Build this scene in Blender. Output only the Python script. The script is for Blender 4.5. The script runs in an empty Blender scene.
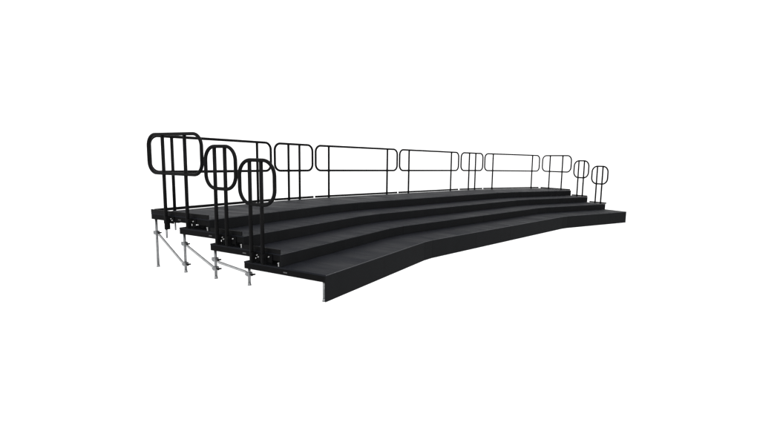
import bpy, bmesh, math, random
from mathutils import Vector, Matrix
random.seed(4)
C = bpy.context.scene.collection
PI = math.pi

# ------------------------------------------------------------------ sizes (metres)
T = 0.6096          # going of one tier
D1, D2 = 1.2192, 1.168   # depth of the lowest decks and of the others
LAP, T2 = .034, .592
L = 2.4384          # length of a long deck
W1 = 0.2229         # front width of the lowest wedge deck
A = 0.26051         # turn of one wedge
STEP = 0.1524       # rise of a tier
H1 = 0.3048         # height of the lowest tier
TH = 0.0855          # thickness of a deck
SLAB = 0.018
ZR, ZM = 1.055, 0.552   # top and lower tube of a guard rail above its deck
OUT, OUTB = 0.050, 0.100   # end rails and back rails stand this far outside the deck edge
TUBE = 0.0215

def front(k): return 0.0 if k == 1 else LAP + T + (k - 2) * T2
def depth(k): return D1 if k == 1 else D2
def ztop(k): return H1 + (k - 1) * STEP

# ------------------------------------------------------------------ materials
def new_mat(name):
    m = bpy.data.materials.new(name); m.use_nodes = True
    return m, m.node_tree, m.node_tree.nodes['Principled BSDF']

def mat_noise(name, c0, c1, r0, r1, scale=(1, 1, 1), nscale=6.0, detail=6.0, metallic=0.0, spec=0.5, bump=0.0, bscale=400.0, rand=True):
    m, t, b = new_mat(name)
    tc = t.nodes.new('ShaderNodeTexCoord'); mp = t.nodes.new('ShaderNodeMapping')
    mp.inputs['Scale'].default_value = scale
    t.links.new(tc.outputs['Object'], mp.inputs['Vector'])
    if rand:
        oi = t.nodes.new('ShaderNodeObjectInfo'); mul = t.nodes.new('ShaderNodeVectorMath'); mul.operation = 'SCALE'
        cb = t.nodes.new('ShaderNodeCombineXYZ')
        for s in 'XYZ': t.links.new(oi.outputs['Random'], cb.inputs[s])
        t.links.new(cb.outputs[0], mul.inputs[0]); mul.inputs['Scale'].default_value = 37.0
        t.links.new(mul.outputs[0], mp.inputs['Location'])
    n = t.nodes.new('ShaderNodeTexNoise'); n.inputs['Scale'].default_value = nscale; n.inputs['Detail'].default_value = detail
    n.inputs['Roughness'].default_value = 0.6
    t.links.new(mp.outputs[0], n.inputs['Vector'])
    rp = t.nodes.new('ShaderNodeValToRGB')
    rp.color_ramp.elements[0].position = 0.32; rp.color_ramp.elements[1].position = 0.68
    rp.color_ramp.elements[0].color = (*c0, 1); rp.color_ramp.elements[1].color = (*c1, 1)
    t.links.new(n.outputs[0], rp.inputs[0]); t.links.new(rp.outputs[0], b.inputs['Base Color'])
    mr = t.nodes.new('ShaderNodeMapRange')
    mr.inputs['From Min'].default_value = 0.3; mr.inputs['From Max'].default_value = 0.7
    mr.inputs['To Min'].default_value = r0; mr.inputs['To Max'].default_value = r1
    t.links.new(n.outputs[0], mr.inputs['Value']); t.links.new(mr.outputs[0], b.inputs['Roughness'])
    b.inputs['Metallic'].default_value = metallic
    b.inputs['Specular IOR Level'].default_value = spec
    if bump:
        n2 = t.nodes.new('ShaderNodeTexNoise'); n2.inputs['Scale'].default_value = bscale; n2.inputs['Detail'].default_value = 3
        t.links.new(tc.outputs['Object'], n2.inputs['Vector'])
        bp = t.nodes.new('ShaderNodeBump'); bp.inputs['Strength'].default_value = bump; bp.inputs['Distance'].default_value = 0.002
        t.links.new(n2.outputs[0], bp.inputs['Height']); t.links.new(bp.outputs[0], b.inputs['Normal'])
    return m

M_TREAD = mat_noise('black_deck_laminate', (.0062, .0068, .0090), (.0096, .0104, .0134), .50, .76, (3.2, .5, 1), 1.6, 4, spec=.05, bump=.2, bscale=260)
M_PANEL = mat_noise('black_closure_board', (.0060, .0063, .0068), (.0078, .0081, .0087), .6, .75, (4, 4, .8), 1.2, 4, spec=.02, bump=.1, bscale=300)
M_FRAME = mat_noise('black_coated_aluminium', (.0030, .0030, .0033), (.0048, .0048, .0050), .5, .62, nscale=9, spec=.025)
M_EDGE_PLATE  = mat_noise('edge_highlight_plate_grey', (.035, .035, .037), (.075, .075, .078), .4, .6, (5, 1, 1), 3, 5, spec=.25)  # painted highlight on the deck edges; plain grey on the lock plates
M_RAIL  = mat_noise('black_powder_coat', (.0030, .0030, .0033), (.0048, .0048, .0050), .40, .52, nscale=5, spec=.035)
M_STEEL = mat_noise('galvanised_steel', (.15, .155, .16), (.25, .255, .26), .38, .55, nscale=30, metallic=.85)
M_BRACE = mat_noise('galvanised_brace', (.27, .275, .28), (.38, .385, .39), .38, .55, nscale=30, metallic=.85)
M_BOLT  = mat_noise('bright_zinc_bolt', (.20, .20, .20), (.36, .36, .36), .25, .4, nscale=60, metallic=1.0)
M_KNOB  = mat_noise('black_plastic', (.004, .004, .004), (.007, .007, .007), .4, .5, nscale=20, spec=.04)

# ------------------------------------------------------------------ mesh helpers
class MB:
    def __init__(s): s.bm = bmesh.new()
    def prism(s, poly, z0, z1):
        a = [s.bm.verts.new((x, y, z0)) for x, y in poly]; b = [s.bm.verts.new((x, y, z1)) for x, y in poly]
        n = len(poly)
        s.bm.faces.new(list(reversed(a))); s.bm.faces.new(b)
        for i in range(n): s.bm.faces.new((a[i], a[(i+1) % n], b[(i+1) % n], b[i]))
        return s
    def box(s, x0, x1, y0, y1, z0, z1):
        return s.prism([(x0, y0), (x1, y0), (x1, y1), (x0, y1)], z0, z1)
    def ring(s, po, pi, z0, z1):
        v = [[s.bm.verts.new((x, y, z)) for x, y in p] for p in (po, pi) for z in (z0, z1)]
        o0, o1, i0, i1 = v; n = len(po)
        for i in range(n):
            j = (i+1) % n
            s.bm.faces.new((o0[i], o0[j], o1[j], o1[i])); s.bm.faces.new((i0[j], i0[i], i1[i], i1[j]))
            s.bm.faces.new((o1[i], o1[j], i1[j], i1[i])); s.bm.faces.new((o0[j], o0[i], i0[i], i0[j]))
        return s
    def tube(s, pts, r, seg=14, closed=False, caps=True, up=None):
        pts = [Vector(p) for p in pts]; n = len(pts); rings = []
        r = r if isinstance(r, (list, tuple)) else [r] * n
        for i, p in enumerate(pts):
            if closed: d = (pts[(i+1) % n] - pts[i-1])
            else: d = pts[min(i+1, n-1)] - pts[max(i-1, 0)]
            d.normalize()
            ref = Vector(up) if up else (Vector((0, 0, 1)) if abs(d.z) < .9 else Vector((0, 1, 0)))
            u = d.cross(ref).normalized(); w = u.cross(d)
            rings.append([s.bm.verts.new(p + (u * math.cos(2*PI*j/seg) + w * math.sin(2*PI*j/seg)) * r[i]) for j in range(seg)])
        m = n if closed else n - 1
        for i in range(m):
            a, b = rings[i], rings[(i+1) % n]
            for j in range(seg):
                f = s.bm.faces.new((a[j], a[(j+1) % seg], b[(j+1) % seg], b[j])); f.smooth = True
        if not closed and caps:
            s.bm.faces.new(list(reversed(rings[0]))); s.bm.faces.new(rings[-1])
        return s
    def bevel(s, w, seg=2, test=None):
        s.bm.normal_update()
        es = [e for e in s.bm.edges if len(e.link_faces) == 2 and e.calc_face_angle(0) > .5 and (test is None or test(e))]
        bmesh.ops.bevel(s.bm, geom=es, offset=w, segments=seg, profile=.5, affect='EDGES', clamp_overlap=True)
        return s
    def obj(s, name, mat, parent=None):
        bmesh.ops.recalc_face_normals(s.bm, faces=s.bm.faces)
        me = bpy.data.meshes.new(name); s.bm.to_mesh(me); s.bm.free()
        me.materials.append(mat)
        o = bpy.data.objects.new(name, me); C.objects.link(o)
        if parent: o.parent = parent
        return o

def thing(name, label, cat, loc, rz, group=None):
    o = bpy.data.objects.new(name, None); C.objects.link(o)
    o.empty_display_size = .1
    o.location = loc; o.rotation_euler = (0, 0, rz)
    o['label'] = label; o['category'] = cat
    if group: o['group'] = group
    return o

# ------------------------------------------------------------------ plan of the risers
def frame_of(kind, side, d):
    """origin (middle of the front edge at depth d) and turn of a deck; side -1 left, +1 right"""
    if kind == 'middle': return Vector((side * L / 2, d, 0)), 0.0
    w = W1 + 2 * d * math.sin(A / 2)
    m = Vector((side * L, d, 0)); dirw = Vector((side * math.cos(A / 2), -math.sin(A / 2), 0))
    if kind == 'wedge': return m + dirw * w / 2, -side * A / 2
    e = m + dirw * w
    return e + Vector((side * math.cos(A), -math.sin(A), 0)) * L / 2, -side * A

TIER = {1: 'lowest', 2: 'second', 3: 'third', 4: 'top'}

def leg(par, x, y, z1, floor=0.0):
    """steel tube leg with its adjustable foot; z in the deck's own frame"""
    lg = MB().tube([(x, y, floor + .018), (x, y, z1)], .0165, 16).obj('leg', M_STEEL, par)
    MB().tube([(x, y, floor + .001), (x, y, floor + .010), (x, y, floor + .014), (x, y, floor + .034)], [.0225, .0225, .0182, .0178], 16).obj('foot', M_STEEL, lg)
    return lg

def clamp(par, x, y, z, side):
    """scaffold-style clamp with a black wing knob"""
    c = MB().box(x - .029, x + .029, y - .028, y + .028, z - .026, z + .026).bevel(.007)
    c.box(x - .010, x + .010, y + .026, y + .062, z - .020, z + .020)
    o = c.obj('clamp', M_STEEL, par)
    MB().tube([(x, y - .026, z), (x, y - .040, z)], .008, 10).tube([(x - .004, y - .046, z - .016), (x, y - .050, z), (x + .006, y - .092, z + .008)], [.011, .013, .009], 10).obj('knob', M_KNOB, par if o is None else o)
    return o

def deck(kind, side, k, label):
    d = front(k); D = depth(k)
    org, rz = frame_of(kind, side, d)
    zt = ztop(k); zlow = 0.0 if k == 1 else ztop(k - 1)
    legged = kind == 'wing' or k == 1
    base = 0.0 if legged else zlow
    t = thing('stage_deck', label, 'stage deck', (org.x, org.y, base), rz, 'black stage decks that make up the tiers')
    g = .0012
    if kind == 'wedge':
        hf = (W1 + 2 * d * math.sin(A/2)) / 2; hb = (W1 + 2 * (d + D) * math.sin(A/2)) / 2; dep = D * math.cos(A/2)
    else: hf = hb = L / 2; dep = D
    def quad(i, yf): return [(-hf + i, yf), (hf - i, yf), (hb - i, dep - i), (-hb + i, dep - i)]
    z1 = zt - base
    # walking surface with an eased edge
    MB().prism(quad(g, -.013), z1 - SLAB, z1).bevel(.0025, 2, lambda e: all(v.co.z > z1 - .001 for v in e.verts)).obj('deck_surface', M_TREAD, t)
    # welded frame below, open underneath, with cross bars
    f = MB().ring(quad(.0035, .0), quad(.045, .042), z1 - TH, z1 - SLAB - .001)
    if kind != 'wedge':
        for x in (-.61, 0, .61): f.box(x - .02, x + .02, .043, dep - .046, z1 - TH + .006, z1 - SLAB - .002)
    f.obj('frame', M_FRAME, t)
    # front edge strip: the edge's thin highlight painted in lighter grey
    MB().box(-hf + .003, hf - .003, -.0145, -.0132, z1 - .0085, z1 - .0030).obj('edge_highlight', M_EDGE_PLATE, t)
    # closure boards hanging down to the next tier or to the floor
    zb = zlow - base + .003
    cuts = [-hf + g, hf - g] if kind == 'wedge' else [-hf + g, 0, hf - g]
    for x0, x1 in zip(cuts[:-1], cuts[1:]):
        MB().box(x0 + .0007, x1 - .0007, -.012, -.0012, zb, z1 - SLAB - .0008).bevel(.0012, 1).obj('closure_panel', M_PANEL, t)
    # steel feet: pairs at the back of every end deck, at the front of the lowest tier
    if kind == 'wing':
        for x in (-hf + .046, hf - .046):
            leg(t, x, dep - .036, z1 - TH + .02)
        if k == 1:
            for x in (-hf + .024, hf - .024): leg(t, x, .026, z1 - TH + .02)
    elif k == 1:
        for x in (-hf + .05, hf - .05): leg(t, x, .05, z1 - TH + .02)
        for x in (-hb + .05, hb - .05): leg(t, x, dep - .05, z1 - TH + .02)
    if kind == 'wing':
        xo = side * (hf - .046)
        hi, lo = {4: (.484, .115), 3: (.390, .134), 2: (.250, .142), 1: (None, None)}[k]
        if hi:                       # diagonal brace down to the next leg in front
            y0, y1 = dep - .036, front(k - 1) + depth(k - 1) - front(k) - .036
            xb = xo + side * .0
            br = MB().tube([(xo, y0 - .02, hi), (xo, y0 - .06, hi - .03), (xo, y1 + .07, lo + .02), (xo, y1 + .022, lo)], .0155, 12).obj('brace', M_BRACE, t)
            clamp(br, xo, y0, hi, side)
            clamp(br, xo, y1, lo, side)
        # zinc latch at the foot of the closure and a small lock plate on the frame
        xs = side * hf
        x0, x1 = sorted((xs - side * .004, xs + side * .010))
        if k > 1:
            MB().box(x0, x1, .004, .020, z1 - TH - .060, z1 - TH - .012).bevel(.003, 1).tube([(xs, .012, z1 - TH - .02), (xs + side * .016, .012, z1 - TH - .02)], .007, 10).obj('latch', M_BOLT, t)
        x0, x1 = sorted((xs - side * .002, xs + side * .0005))
        MB().box(x0 - .001, x1 + .001, T - .075, T - .020, z1 - .058, z1 - .046).obj('lock_plate', M_EDGE_PLATE, t)
    return t

WHERE = {('wing', -1): 'long black stage deck of the {t} tier at the left end of the risers',
         ('wedge', -1): 'tapered black wedge deck of the {t} tier beside the left end deck',
         ('middle', -1): 'long black stage deck of the {t} tier, just left of the centre seam',
         ('middle', 1): 'long black stage deck of the {t} tier, just right of the centre seam',
         ('wedge', 1): 'tapered black wedge deck of the {t} tier beside the right end deck',
         ('wing', 1): 'long black stage deck of the {t} tier at the right end of the risers'}
for k in (1, 2, 3, 4):
    for (kind, side), txt in WHERE.items():
        deck(kind, side, k, txt.format(t=TIER[k]))

# ------------------------------------------------------------------ guard rails
def rail(origin, rz, length, posts, radius, label, spig=True, zfloor=-.19, out=OUT, bs=-1, toe=(-.004, .038)):
    """local frame: x along the rail, +y away from the deck, z=0 on the deck it guards"""
    t = thing('guard_rail', label, 'guard rail', origin, rz, 'black tubular guard rails along the edges')
    h = length / 2 - TUBE
    pts = []
    for cx, cz, a0 in ((h - radius, ZR - radius, 0), (-h + radius, ZR - radius, 90), (-h + radius, ZM + radius, 180), (h - radius, ZM + radius, 270)):
        for i in range(11):
            a = math.radians(a0 + 9 * i); pts.append((cx + radius * math.cos(a), 0, cz + radius * math.sin(a)))
    MB().tube(pts, TUBE, 16, closed=True, up=(0, 1, 0)).obj('hoop', M_RAIL, t)
    for x in posts:
        p = MB().tube([(x, 0, (zfloor if spig == 2 or (spig and x * -bs > 0) else -.14) + .02), (x, 0, ZR - TUBE * .6)], TUBE * 1.02, 16).obj('post', M_RAIL, t)
        deep = spig and (spig == 2 or x * -bs > 0)     # rear posts hang clear of the tier below
        zf = zfloor if deep else -.140
        if deep:
            MB().tube([(x, 0, zfloor - .115), (x, 0, zfloor - .110), (x, 0, zfloor + .02)], [.009, .0115, .0115], 12).obj('spigot', M_STEEL, p)
        b = MB().box(x - .026, x + .026, -out + .004, .019, zf + .08, -.012)
        b.prism([(x - .020, -out + .006), (x + .020, -out + .006), (x + .020, .017), (x - .020, .017)], zf, zf + .0795)
        br = b.bevel(.004, 1).obj('bracket', M_FRAME, t)
        bl = MB()
        for bx, bz in (((.052, -.046), (.074, -.066)) if x * bs < 0 else ((.058, -.046),)):
            bl.tube([(x + bs * bx, -out + .004, bz), (x + bs * bx, -out + .019, bz), (x + bs * bx, -out + .020, bz), (x + bs * bx, -out + .028, bz)], [.0085, .0085, .0055, .0055], 6)
        bl.obj('bolt', M_BOLT, br)
        fx = sorted((x + bs * .0265, x + bs * .100)); gx = sorted((x - bs * .0265, x - bs * .05))
        for q, z0 in ((fx, -.112), (gx, -.085)):
            MB().box(q[0], q[1], -out + .0045, -out + .0105, z0, -.016).bevel(.002, 1).obj('flange', M_FRAME, br)
    if out == OUT and bs < 0:      # left end: a kick plate standing tight against the deck edge
        far = .075 if length > 1 else 0
        MB().box(-length / 2 + .006, length / 2 + far, -out - .013, -out + .002, .001, .052).bevel(.003, 2).obj('kick_plate', M_RAIL, t)
    else:
        cut = .05 if 2 < length < 2.35 else .006
        MB().box(-length / 2 + cut, length / 2 - .006, -.014, .014, *toe).bevel(.004, 2).obj('toe_bar', M_RAIL, t)
    return t

Z4 = ztop(4); DB = front(4); D = depth(4)
def back_point(kind, side, u):
    """point on the rear edge line, u metres from the left end of that deck's rear edge"""
    org, rz = frame_of(kind, side, DB)
    if kind == 'wedge': half = (W1 + 2 * (DB + D) * math.sin(A/2)) / 2; dep = D * math.cos(A/2)
    else: half = L / 2; dep = D
    v = Vector((u - half, dep + OUTB, 0)); v.rotate(Matrix.Rotation(rz, 3, 'Z'))
    return (org.x + v.x, org.y + v.y, Z4), rz
RL, RP = 2.40, .8485
for kind, side, u, ln, ps, txt in (
    ('wing', -1, 1.215, 2.29, (-.795, .800), 'long guard rail behind the left end deck, partly seen through the end rails'),
    ('wedge', -1, .446, .962, (-.143, .124), 'short two-post guard rail behind the left wedge deck, larger than its twin'),
    ('middle', -1, 1.1615, 2.407, (-.8545, .8485), 'longest-looking guard rail, behind the centre deck left of the middle seam'),
    ('middle', 1, 1.1885, 2.439, (-.8625, .8625), 'long guard rail behind the centre deck right of the middle seam'),
    ('wedge', 1, .513, .972, (-.125, .146), 'short two-post guard rail behind the right wedge deck, between two long rails'),
    ('wing', 1, 1.230, 2.406, (-.855, .851), 'long guard rail behind the right end deck, farthest of the long rails')):
    o, rz = back_point(kind, side, u)
    rail(o, rz, ln, ps, .125, txt, 2, out=OUTB)

def side_rail(side, k, y, ln, ps, r, txt, spig):
    org, rz = frame_of('wing', side, front(k))
    v = Vector((side * (L / 2 + OUT), y, 0)); v.rotate(Matrix.Rotation(rz, 3, 'Z'))
    # rail's +y must look outwards
    ang = rz + (PI / 2 if side < 0 else -PI / 2)
    # local x then runs to the back on the left side and to the front on the right side
    rail((org.x + v.x, org.y + v.y, ztop(k)), ang, ln, [p * (1 if side < 0 else -1) for p in ps], r, txt, spig, -.19 if spig else -.145, OUT, -1 if side < 0 else 1, (-.002, .036))
side_rail(-1, 4, .540, 1.096, (-.214, .225), .15, 'wide end rail of the top tier at the far left, two posts', True)
side_rail(-1, 3, .281, .558, (-.081, .096), .165, 'narrow rounded end rail of the third tier, between the wide one and the nearest', False)
side_rail(-1, 2, .281, .588, (-.072, .108), .175, 'nearest narrow rounded end rail, left end of the second tier', False)
side_rail(1, 4, .6455, 1.159, (-.2355, .2525), .15, 'wide end rail at the right end of the top tier', True)
side_rail(1, 3, .310, .550, (-.095, .096), .165, 'narrow rounded end rail at the right end of the third tier', False)
side_rail(1, 2, .2715, .553, (-.0885, .0885), .165, 'farthest right narrow rounded end rail, on the second tier', False)

# ------------------------------------------------------------------ added translucent white floor that cancels shadows, world
R = 60
fl = MB()
fl.bm.faces.new([fl.bm.verts.new(p) for p in ((-R, -R, 0), (R, -R, 0), (R, R, 0), (-R, R, 0))])
m = bpy.data.materials.new('lit_through_floor'); m.use_nodes = True  # invented sheet: world light from below keeps shaded ground white
nt = m.node_tree; nt.nodes.clear()
out = nt.nodes.new('ShaderNodeOutputMaterial'); mix = nt.nodes.new('ShaderNodeMixShader')
tr = nt.nodes.new('ShaderNodeBsdfTranslucent'); df = nt.nodes.new('ShaderNodeBsdfDiffuse')
tr.inputs[0].default_value = (.93, .93, .93, 1); df.inputs[0].default_value = (.93, .93, .93, 1)
mix.inputs[0].default_value = .2
nt.links.new(tr.outputs[0], mix.inputs[1]); nt.links.new(df.outputs[0], mix.inputs[2]); nt.links.new(mix.outputs[0], out.inputs[0])
floor = fl.obj('floor', m); floor['kind'] = 'structure'

w = bpy.data.worlds.new('World'); bpy.context.scene.world = w; w.use_nodes = True
bg = w.node_tree.nodes['Background']; bg.inputs[0].default_value = (1, 1, 1, 1); bg.inputs[1].default_value = 1.5

def area(loc, target, size, power):
    ld = bpy.data.lights.new('added_soft_light', 'AREA'); ld.energy = power; ld.size = size; ld.color = (1, 1, 1)
    o = bpy.data.objects.new('added_soft_light', ld); C.objects.link(o); o.location = loc
    o.rotation_euler = (Vector(target) - Vector(loc)).to_track_quat('-Z', 'Y').to_euler()
area((-6, -3, 6.5), (-1, 1, .4), 4.0, 300)  # added lamp high on the left, for mild shading from above
area((4.5, -8, 2.6), (-3, -.6, .2), 2.5, 130)  # added lamp at right front, brightens the left wing's front face

# ------------------------------------------------------------------ camera
cx, cy, cz = -7.81783, -4.45166, 1.52736
yaw, pit, roll, f = .82573, -.12285, .02061, 442.9497
ppx, ppy = 408.8845, 216.5363
fw = Vector((math.sin(yaw) * math.cos(pit), math.cos(yaw) * math.cos(pit), math.sin(pit)))
rt = Vector((math.cos(yaw), -math.sin(yaw), 0)); up = rt.cross(fw)
r2 = rt * math.cos(roll) + up * math.sin(roll); u2 = up * math.cos(roll) - rt * math.sin(roll)
cd = bpy.data.cameras.new('camera'); co = bpy.data.objects.new('camera', cd); C.objects.link(co)
M = Matrix((r2, u2, -fw)).transposed().to_4x4(); M.translation = (cx, cy, cz)
co.matrix_world = M
cd.sensor_width = 36; cd.lens = f / 760 * 36
cd.shift_x = (380 - ppx) / 760; cd.shift_y = (ppy - 214) / 760
cd.clip_start = .05; cd.clip_end = 500
S = bpy.context.scene
S.camera = co
S.view_settings.view_transform = 'Standard'; S.view_settings.look = 'None'
S.view_settings.exposure = 0; S.view_settings.gamma = 1
S.cycles.use_denoising = True
S.cycles.max_bounces = 8
